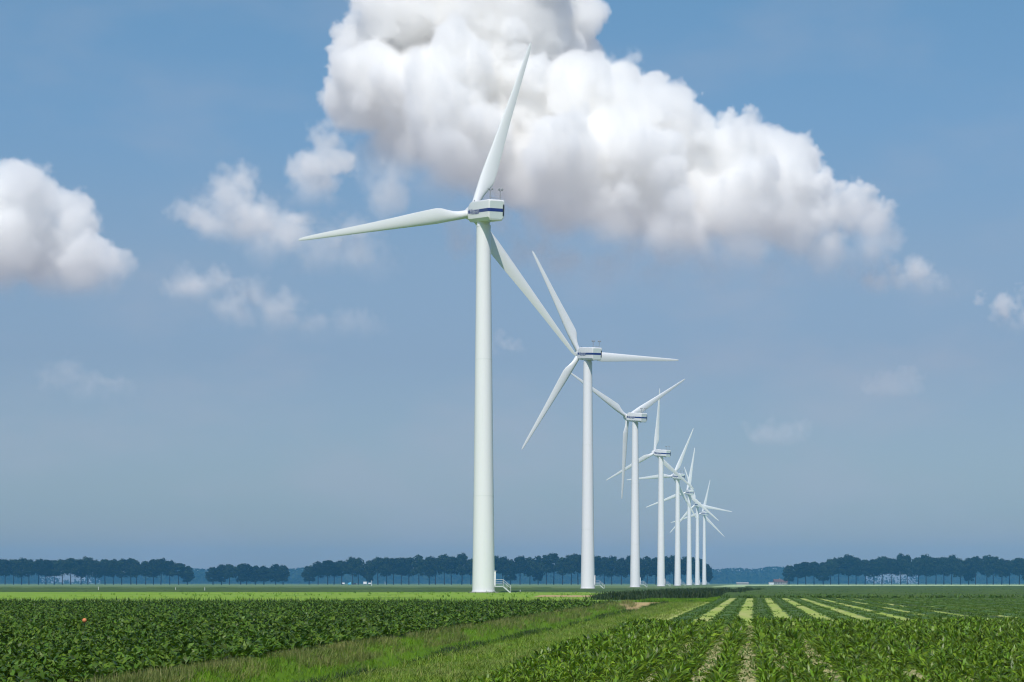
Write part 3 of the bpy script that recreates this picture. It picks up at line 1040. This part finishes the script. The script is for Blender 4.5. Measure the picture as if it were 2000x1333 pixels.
n = 42000
pxs = fr.uniform(-250, 2250, n)
ht = forest_top(pxs) * (1 - fr.uniform(0, 1, n) ** 1.4) + fr.uniform(-1, 1.5, n)
thin = np.maximum(np.exp(-((pxs - 137) / 46) ** 4), .8 * np.exp(-((pxs - 1745) / 40) ** 4))     # two openings in the wood
low_h = 5 + 4 * np.sin(pxs * .35) + 3 * np.sin(pxs * .9 + 1)
gap = (fr.uniform(size=n) < thin) & (ht > low_h)
pxs, ht = pxs[~gap], ht[~gap]
n = len(pxs)
dd = FD + fr.uniform(-40, 40, n)
rr = (pxs - 1000) / FPX * dd
c = np.stack([rr * ca - dd * sa, rr * sa + dd * ca, ht], -1)
d = fr.normal(size=(n, 3)); d /= np.linalg.norm(d, axis=1)[:, None]
u = np.cross(d, fr.normal(size=(n, 3))); u /= np.linalg.norm(u, axis=1)[:, None]
w = np.cross(d, u)
s = fr.uniform(1.5, 3.0, n)[:, None]
V = np.stack([c - u * s, c + w * s * .8, c + u * s, c - w * s * .8], 1).reshape(-1, 3)
VV, QQ = [V], [np.arange(n * 4).reshape(-1, 4)]
n0 = n * 4
for g0, g1 in ((-250, 78), (196, 1694), (1796, 2250)):        # solid core of the wood
    pc = np.arange(g0, g1, 6.0)
    tops = forest_top(pc) - 5 + fr.uniform(-1.5, 1.5, len(pc))
    pr = []
    for off, hh in ((-25, 0), (-22, .8), (-8, 1), (8, 1), (22, .8), (25, 0)):
        dd = FD + off
        rr = (pc - 1000) / FPX * dd
        pr.append(np.stack([rr * ca - dd * sa, rr * sa + dd * ca, tops * hh], -1))
    pr = np.stack(pr, 1)
    VV.append(pr.reshape(-1, 3))
    ii, jj = np.meshgrid(np.arange(5), np.arange(len(pc) - 1))
    a = (jj * 6 + ii).ravel() + n0
    QQ.append(np.stack([a, a + 1, a + 7, a + 6], -1))
    n0 += len(pc) * 6
add('distant_wood', quad_mesh('distant_wood', np.concatenate(VV), np.concatenate(QQ), M_FOREST), kind='stuff', category='wood',
    label='low hazy blue wood on the horizon seen between the tree belts')

# ------------------------------------------------------------------ small far things


def house(name, px, depth, L_, D_, H_, RH, lab, roofmat, wallmat, cat, rz=.3, windows=2):
    root = add(name, None, None, W(px, depth), label=lab, category=cat)
    root.rotation_euler = (0, 0, ALPHA + rz)
    b = MB().box((-L_ / 2, -D_ / 2, 0), (L_ / 2, D_ / 2, H_))
    add('wall', b.mesh('wall', wallmat), root)
    o_ = .3
    v = [(-L_ / 2 - o_, -D_ / 2 - o_, H_ + .01), (L_ / 2 + o_, -D_ / 2 - o_, H_ + .01), (L_ / 2 + o_, D_ / 2 + o_, H_ + .01), (-L_ / 2 - o_, D_ / 2 + o_, H_ + .01), (-L_ / 2 - o_, 0, H_ + RH), (L_ / 2 + o_, 0, H_ + RH)]
    rf = add('roof', mesh('roof', v, [(0, 1, 5, 4), (2, 3, 4, 5), (0, 4, 3), (1, 2, 5), (0, 3, 2, 1)], (roofmat,)), root)
    if windows:
        add('chimney', MB().box((L_ * .2, -.3, H_ + RH * .5), (L_ * .2 + .6, .3, H_ + RH + .9)).mesh('chimney', M_WALL), rf)
    for k in range(windows):
        x = -L_ / 2 + L_ * (k + .5) / windows
        add('window', MB().box((x - .7, -D_ / 2 - .04, 1), (x + .7, -D_ / 2 + .02, 2.2)).mesh('window', M_GLASS), root)


house('farmhouse', 1519, 2620, 9, 7, 2.6, 3.2, 'small far farmhouse with reddish roof left of the right tree belt', M_ROOF, M_WALL, 'house', .2, 3)
house('barn', 1531, 2640, 8, 9, 2.4, 2.6, 'low grey-red barn right beside the small farmhouse', M_ROOF, M_CONC, 'barn', -.2, 0)
house('shed', 1506, 2600, 5, 4, 1.9, .8, 'pale flat-looking shed at the left of the small farmhouse', M_WALL, M_WHITE, 'shed', .1, 0)
house('greenhouse', 1450, 2500, 12, 6, 1.2, 1.2, 'low pale greenhouse on the horizon between turbine row and right belt', M_WALL, M_WALL, 'greenhouse', 0, 0)
for k, (px, w_, h_, lb) in enumerate([(713, 3.1, 2.9, 'white box trailer parked under the long middle tree belt'), (671, 2.3, 2.0, 'small pale box trailer at the left of the blue one'),
                                      (722, 2.4, 1.9, 'lower pale box trailer right beside the white one')]):
    root = add('box_trailer', None, None, W(px, 2350), label=lb, category='trailer', group='trailers by the tree belt')
    root.rotation_euler = (0, 0, ALPHA)
    add('body', MB().box((-w_ / 2, -1.1, .55), (w_ / 2, 1.1, h_)).mesh('body', M_WHITE), root)
    for sx_ in (-1, 1):
        b = MB().lathe([(.05, -.13), (.42, -.13), (.42, .13), (.05, .13)], 14, 'Y')
        add('wheel', b.mesh('wheel', M_DARK), root, (sx_ * w_ * .25, -1.15, .42))
root = add('covered_trailer', None, None, W(682.5, 1750), label='light blue sheet-covered trailer on the field left of the nearest turbine', category='trailer')
root.rotation_euler = (0, 0, ALPHA)
b = MB()
b.loft([[(-1.1, -.9, .5), (1.1, -.9, .5), (1.1, .9, .5), (-1.1, .9, .5)], [(-1.05, -.9, 1.5), (1.1, -.9, 2.1), (1.1, .9, 2.1), (-1.05, .9, 1.5)], [(-.6, -.5, 1.7), (.95, -.5, 2.35), (.95, .5, 2.35), (-.6, .5, 1.7)]])
add('cover', b.mesh('cover', M_CYAN), root)
for sx_ in (-.5, .5):
    b = MB().lathe([(.05, -.13), (.36, -.13), (.36, .13), (.05, .13)], 14, 'Y')
    add('wheel', b.mesh('wheel', M_DARK), root, (sx_, -.92, .36))
root = add('parked_car', None, None, W(693, 2300), label='dark car with a pale rear, right of the light blue trailer', category='car')
root.rotation_euler = (0, 0, ALPHA)
prof = [(-2.1, .3), (-2.1, .95), (-1.2, 1.05), (-.6, 1.5), (.9, 1.52), (1.6, 1.0), (2.1, .9), (2.1, .3)]
b = MB().loft([[(x, -.85, z) for x, z in prof], [(x, .85, z) for x, z in prof]])
add('body', b.mesh('body', M_CARDARK), root)
add('side_window', MB().box((-.7, -.87, 1.05), (1.0, -.84, 1.4)).mesh('side_window', M_GLASS), root)
add('rear_panel', MB().box((1.5, -.88, .5), (2.13, .88, 1.0)).mesh('rear_panel', M_WHITE), root)
for sx_ in (-1.3, 1.3):
    add('wheel', MB().lathe([(.05, -.1), (.33, -.1), (.33, .1), (.05, .1)], 14, 'Y').mesh('wheel', M_DARK), root, (sx_, -.82, .33))

for px, dep, h_, lb in [(192, 470, .9, 'thin pale post at the far meadow edge, leftmost of the field posts'), (343, 480, .75, 'thin pale post at the meadow edge beyond the left belt\'s centre'),
                        (400, 470, .8, 'thin pale post at the meadow edge below the gap beside the short clump'), (1016, 455, .35, 'tiny pale post in the green between the two nearest turbines'),
                        (726, 1500, 3.2, 'slim pale pole below the long middle tree belt, right of the trailers'), (752, 2300, 2.9, 'short white pole right of the white box trailer')]:
    o = add('field_post', MB().tube((0, 0, 0), (0, 0, h_), .045 * (1 if dep < 1000 else 3), .04 * (1 if dep < 1000 else 3), 8).lathe([(.05, h_), (.06, h_ + .02), (.04, h_ + .05), (.005, h_ + .06)], 8).mesh('field_post', M_WHITE), None, W(px, dep), label=lb, category='post', group='pale field posts')

# orange ball on a stake among the left crop
root = add('marker_ball', None, None, W(165, 84), label='small round orange marker among the dark leaves of the left crop', category='marker')
b = MB()
rings = [(math.sin(math.pi * k / 10) * .075 + .002, -math.cos(math.pi * k / 10) * .075) for k in range(11)]
add('ball', mark_sharp(b.lathe(rings, 18).mesh('ball', M_ORANGE, True), 60), root, (0, 0, .43))
add('stake', MB().tube((0, 0, 0), (0, 0, .40), .01).mesh('stake', M_DARK), root)
# pale curled sheet on the grass near the strips
sh = []
for k in range(9):
    t = k / 8
    sh.append([(.02 + .24 * t * t, .10 * math.sin(t * 5), .30 * (1 - t) ** 1.6 + .02), (.02 + .24 * t * t + .03, .22 + .06 * math.sin(t * 4), .27 * (1 - t) ** 1.8 + .02),
               (.045 + .24 * t * t + .03, .22 + .06 * math.sin(t * 4), .27 * (1 - t) ** 1.8 + .04), (.045 + .24 * t * t, .10 * math.sin(t * 5), .30 * (1 - t) ** 1.6 + .04)])
add('plastic_scrap', MB().loft(sh).mesh('plastic_scrap', M_WHITE), None, W(1317, 252, .0), label='small curled white scrap on the grass where the ditch ends', category='litter')


# ------------------------------------------------------------------ clouds: real volumes 12 km away
def value_noise(n, cell, rng):
    m = [max(2, int(k / cell) + 3) for k in n]
    g = rng.standard_normal(m).astype(np.float32)
    for a in range(3):
        t = np.arange(n[a]) / cell
        i = t.astype(int)
        f = t - i
        f = (f * f * (3 - 2 * f)).reshape([-1 if k == a else 1 for k in range(3)]).astype(np.float32)
        g = np.take(g, i, a) * (1 - f) + np.take(g, i + 1, a) * f
    return g


def smooth(a, b, x):
    t = np.clip((x - a) / (b - a), 0, 1)
    return t * t * (3 - 2 * t)


def cloud(blobs, seed, vx, thick, dens, basefun, label, depth=12000.0, grow=1.0, wisp=1.0, kids=1.0, lean=0.0, fuzz=0.0):
    rng = np.random.default_rng(seed)
    sp = []
    for bb in blobs:
        x, y, r = bb[:3]
        z = bb[3] if len(bb) > 3 else rng.uniform(-.5, .5) * thick * (.55 if lean else 1) + lean * (260 - y)
        r *= .84 * grow
        sp.append((x, y, z, r))
        for _ in range(int((13 + r / 8) * kids)):
            v = rng.normal(size=3)
            v /= np.linalg.norm(v)
            if v[1] > .35:
                v[1] *= -1
            r1 = r * rng.choice([.18, .28, .42, .6], p=[.3, .35, .25, .1]) * rng.uniform(.85, 1.15)
            cc = np.array((x, y, z)) + v * (r * .92)
            sp.append((*cc, r1))
            for _ in range(7):
                u = rng.normal(size=3)
                u = u / np.linalg.norm(u) + v * .8
                u /= np.linalg.norm(u)
                c2, r2 = cc + u * r1 * .92, r1 * rng.uniform(.25, .5)
                sp.append((*c2, r2))
                if r2 > 7:
                    for _ in range(3):
                        q = rng.normal(size=3)
                        q = q / np.linalg.norm(q) + u * .8
                        q /= np.linalg.norm(q)
                        sp.append((*(c2 + q * r2 * .9), r2 * rng.uniform(.3, .5)))
    A = np.array(sp)
    lo, hi = (A[:, :3] - A[:, 3:]).min(0) - 14, (A[:, :3] + A[:, 3:]).max(0) + 14
    n = [int((hi[i] - lo[i]) / vx) + 1 for i in range(3)]
    f = np.full(n, 60, np.float32)
    ax = [lo[i] + vx * np.arange(n[i], dtype=np.float32) for i in range(3)]
    for x, y, z, r in sp:
        m = r + 26
        sl = tuple(slice(max(0, int((c - m - lo[i]) / vx)), min(n[i], int((c + m - lo[i]) / vx) + 2)) for i, c in enumerate((x, y, z)))
        if any(s.stop <= s.start for s in sl):
            continue
        dx = (ax[0][sl[0]] - x)[:, None, None]
        dy = (ax[1][sl[1]] - y)[None, :, None]
        dz = (ax[2][sl[2]] - z)[None, None, :]
        d = np.sqrt(dx * dx + dy * dy + dz * dz) - r
        np.minimum(f[sl], d, out=f[sl])
    big = value_noise(n, 60 / vx, rng)
    f += (value_noise(n, 34 / vx, rng) * 5 + value_noise(n, 15 / vx, rng) * 3.2 + value_noise(n, 7 / vx, rng) * 2.6) * wisp + big * 5
    X = ax[0][:, None, None]
    Y = ax[1][None, :, None]
    s = np.clip(basefun(X, Y) + big * .10 * (basefun(X, Y) < .98), 0, 1)
    soft = 4.5 + fuzz + 60 * (1 - s) + 26 * smooth(-.1, 1.5, big)
    d = np.clip((-f + 1 - (1 - s) * 8) / soft, 0, 1) * s ** 2.6
    flat = np.transpose(d.astype(np.float32)[:, ::-1, :], (2, 1, 0)).reshape(-1)
    me = bpy.data.meshes.new('cloud')
    me.vertices.add(flat.size)
    me.attributes.new('dens', 'FLOAT', 'POINT').data.foreach_set('value', flat)
    mm = depth / FPX
    mn = Vector(((lo[0] - 1000) * mm, (HZ - ax[1][-1]) * mm, lo[2] * mm))
    mxv = Vector((mn[0] + (n[0] - 1) * vx * mm, mn[1] + (n[1] - 1) * vx * mm, mn[2] + (n[2] - 1) * vx * mm))
    o = add('cloud', me, kind='stuff', label=label, category='cloud')
    o.matrix_world = Matrix(((ca, 0, -sa, -sa * depth), (sa, 0, ca, ca * depth), (0, 1, 0, EYE), (0, 0, 0, 1)))
    g = bpy.data.node_groups.new('cloud_volume', 'GeometryNodeTree')
    g.interface.new_socket('Geometry', in_out='INPUT', socket_type='NodeSocketGeometry')
    g.interface.new_socket('Geometry', in_out='OUTPUT', socket_type='NodeSocketGeometry')
    N, L = g.nodes.new, g.links.new
    gi, go, vc = N('NodeGroupInput'), N('NodeGroupOutput'), N('GeometryNodeVolumeCube')
    vc.inputs['Min'].default_value, vc.inputs['Max'].default_value = mn, mxv
    for i, k in enumerate('XYZ'):
        vc.inputs['Resolution ' + k].default_value = n[i]
    pos = N('GeometryNodeInputPosition')
    sb = N('ShaderNodeVectorMath')
    sb.operation = 'SUBTRACT'
    sb.inputs[1].default_value = mn
    L(pos.outputs[0], sb.inputs[0])
    ml = N('ShaderNodeVectorMath')
    ml.operation = 'SCALE'
    ml.inputs['Scale'].default_value = 1 / (vx * mm)
    L(sb.outputs[0], ml.inputs[0])
    sp_ = N('ShaderNodeSeparateXYZ')
    L(ml.outputs[0], sp_.inputs[0])
    r = []
    for i in range(3):
        a_ = N('ShaderNodeMath')
        a_.operation = 'ROUND'
        L(sp_.outputs[i], a_.inputs[0])
        c_ = N('ShaderNodeClamp')
        c_.inputs['Max'].default_value = n[i] - 1
        L(a_.outputs[0], c_.inputs[0])
        r.append(c_.outputs[0])
    idx = r[2]
    for i in (1, 0):
        q = N('ShaderNodeMath')
        q.operation = 'MULTIPLY_ADD'
        L(idx, q.inputs[0])
        q.inputs[1].default_value = n[i]
        L(r[i], q.inputs[2])
        idx = q.outputs[0]
    si, na = N('GeometryNodeSampleIndex'), N('GeometryNodeInputNamedAttribute')
    na.inputs['Name'].default_value = 'dens'
    L(gi.outputs[0], si.inputs['Geometry'])
    L(na.outputs['Attribute'], si.inputs['Value'])
    L(idx, si.inputs['Index'])
    L(si.outputs[0], vc.inputs['Density'])
    sm = N('GeometryNodeSetMaterial')
    mat = bpy.data.materials.new('cloud_vapour')
    mat.use_nodes = True
    mt = mat.node_tree
    mt.nodes.clear()
    out, pv = mt.nodes.new('ShaderNodeOutputMaterial'), mt.nodes.new('ShaderNodeVolumePrincipled')
    pv.inputs['Color'].default_value = (.9985, .9955, .9895, 1)
    pv.inputs['Density'].default_value = dens
    pv.inputs['Anisotropy'].default_value = 0
    mt.links.new(pv.outputs[0], out.inputs['Volume'])
    sm.inputs['Material'].default_value = mat
    me.materials.append(mat)
    L(vc.outputs[0], sm.inputs[0])
    L(sm.outputs[0], go.inputs[0])
    o.modifiers.new('volume', 'NODES').node_group = g
    return o


main_blobs = [(845, 370, 70), (800, 330, 50), (870, 400, 50), (960, 30, 190), (820, 90, 150), (740, 110, 95), (700, 90, 60), (720, 60, 50), (1060, 40, 110), (1100, 0, 80), (850, 200, 150), (720, 200, 85), (660, 190, 45),
              (980, 190, 150), (1040, 230, 120), (780, 270, 90), (900, 320, 120), (1020, 340, 120), (1130, 280, 110),
              (1200, 200, 80), (1240, 170, 50), (1290, 200, 55), (1320, 220, 30), (1150, 230, 60), (1240, 280, 100), (1330, 300, 70), (1120, 380, 120, -150), (1230, 400, 120, -130),
              (1340, 400, 110), (1430, 330, 80), (1450, 270, 42), (1500, 290, 55), (1555, 290, 32), (1520, 360, 80), (1590, 380, 45), (1430, 430, 100, -150), (1540, 450, 90),
              (1640, 430, 45), (1690, 450, 48), (1735, 480, 30), (1680, 510, 60), (1600, 510, 66), (1300, 480, 90), (1440, 505, 74), (960, 420, 70), (1190, 470, 80), (1080, 440, 70)]


def base_main(X, Y):
    yb = np.interp(X, [560, 700, 800, 900, 1000, 1300, 1700, 1860], [450, 420, 460, 500, 570, 640, 650, 660])
    return 1 - smooth(yb - 285, yb + 35, Y)


cloud(main_blobs, 3, 3.3, 300, .021, base_main, 'huge white cumulus cloud towering behind the nearest wind turbine', lean=.55)
cloud([(1010, 500, 50), (1090, 520, 60), (1180, 540, 60), (1280, 550, 60), (1390, 560, 55), (1500, 570, 60), (1610, 570, 60), (1700, 560, 60), (1790, 590, 50), (1860, 600, 40), (760, 380, 60), (720, 330, 55), (900, 470, 50)], 31, 5.0, 70, .0060,
      lambda X, Y: 1 - smooth(480, 640, Y), 'thin grey veil hanging below the huge cumulus', wisp=1.6, fuzz=36)
cloud([(640, 285, 38), (655, 270, 30), (615, 340, 50), (645, 320, 38), (605, 390, 52), (645, 395, 34), (672, 315, 26), (640, 360, 40), (625, 420, 34)], 7, 3.5, 50, .009,
      lambda X, Y: 1 - smooth(330, 480, Y), 'small ragged white cloud below the left edge of the huge cumulus', wisp=1.6, fuzz=8)
cloud([(60, 375, 52), (15, 390, 60), (100, 400, 55), (50, 460, 90), (140, 450, 55), (0, 480, 100), (110, 520, 85), (185, 495, 45), (232, 530, 34), (165, 545, 70), (215, 560, 44), (250, 535, 32), (190, 520, 50), (0, 550, 70), (80, 570, 60), (-90, 450, 110), (-160, 420, 90), (-200, 520, 110)], 12, 4.0, 170, .014,
      lambda X, Y: 1 - smooth(480, 650, Y), 'white cumulus cloud cut by the left edge of the sky')
cloud([(468, 352, 34), (440, 395, 60), (560, 470, 46), (600, 450, 34), (440, 425, 60), (500, 430, 55), (470, 455, 55), (390, 420, 40), (350, 410, 24), (540, 430, 50), (500, 430, 46), (380, 420, 28), (420, 440, 55), (540, 460, 40), (490, 470, 50), (360, 405, 16), (580, 470, 38)], 21, 3.5, 60, .011,
      lambda X, Y: 1 - smooth(420, 560, Y), 'soft small cloud between the left cumulus and the nearest turbine', wisp=1.6, fuzz=22)
cloud([(370, 562, 52), (400, 575, 40), (345, 575, 36), (430, 550, 30)], 22, 3.5, 40, .008, lambda X, Y: 1 - smooth(545, 640, Y), 'small round puff of cloud below the soft small cloud', wisp=1.4, fuzz=20)
cloud([(560, 470, 60), (620, 500, 60), (700, 500, 60), (650, 470, 50), (740, 530, 50), (520, 500, 50)], 23, 4.5, 70, .0075, lambda X, Y: 1 - smooth(440, 640, Y), 'faint veil of cloud around the tip of the left blade', wisp=1.6, fuzz=30)
cloud([(470, 620, 44), (540, 620, 50), (610, 650, 46), (670, 640, 44), (500, 580, 34), (430, 600, 30), (720, 650, 40), (330, 690, 26)], 24, 4.5, 60, .0058, lambda X, Y: 1 - smooth(600, 730, Y), 'faint cloud smudge below the left blade tip', wisp=1.6, fuzz=30)
cloud([(120, 740, 36), (160, 770, 44), (220, 790, 36), (250, 780, 26)], 27, 4.5, 50, .0015, lambda X, Y: 1 - smooth(740, 850, Y), 'barely visible cloud smudge low in the left sky', wisp=2.2)
cloud([(1500, 850, 34), (1545, 860, 34), (1480, 860, 22)], 28, 4.5, 40, .0020, lambda X, Y: 1 - smooth(850, 910, Y), 'faint pink puff low above the right tree belt', wisp=2.0)
cloud([(1720, 760, 28), (1770, 762, 30), (1700, 765, 20)], 29, 4.5, 40, .0017, lambda X, Y: 1 - smooth(760, 810, Y), 'faint flat cloud scrap in the right half of the sky', wisp=2.0)
cloud([(985, 672, 22), (1010, 680, 20), (965, 678, 16)], 30, 4.0, 20, .003, lambda X, Y: 1 - smooth(680, 720, Y), 'tiny pale cloud patch right beside the nearest tower', wisp=1.8)
cloud([(1785, 538, 32), (1838, 560, 28), (1755, 552, 30), (1805, 568, 34), (1870, 575, 18), (1720, 560, 34)], 25, 3.5, 26, .009, lambda X, Y: 1 - smooth(530, 630, Y), 'small cloud puff below the right end of the huge cumulus', wisp=1.5, fuzz=8)
cloud([(1965, 612, 24), (2010, 620, 40), (1990, 645, 36), (2050, 600, 50), (1915, 590, 6)], 26, 3.5, 30, .010, lambda X, Y: 1 - smooth(600, 690, Y), 'small cloud at the right edge of the sky', wisp=1.6)

# ------------------------------------------------------------------ haze
hz = bpy.data.materials.new('haze')
hz.use_nodes = True
ht_ = hz.node_tree
ht_.nodes.clear()
ho, hp_ = ht_.nodes.new('ShaderNodeOutputMaterial'), ht_.nodes.new('ShaderNodeVolumePrincipled')
hp_.inputs['Color'].default_value = (.15, .52, 1.0, 1)
hp_.inputs['Density'].default_value = 1.07e-4
hp_.inputs['Anisotropy'].default_value = 0
ht_.links.new(hp_.outputs[0], ho.inputs['Volume'])
hzm = MB().box((-3600, -80, -2), (3600, 7650, 108)).mesh('haze', hz)
add('haze', hzm, kind='stuff', label='thin blue summer haze over the whole plain', category='haze')
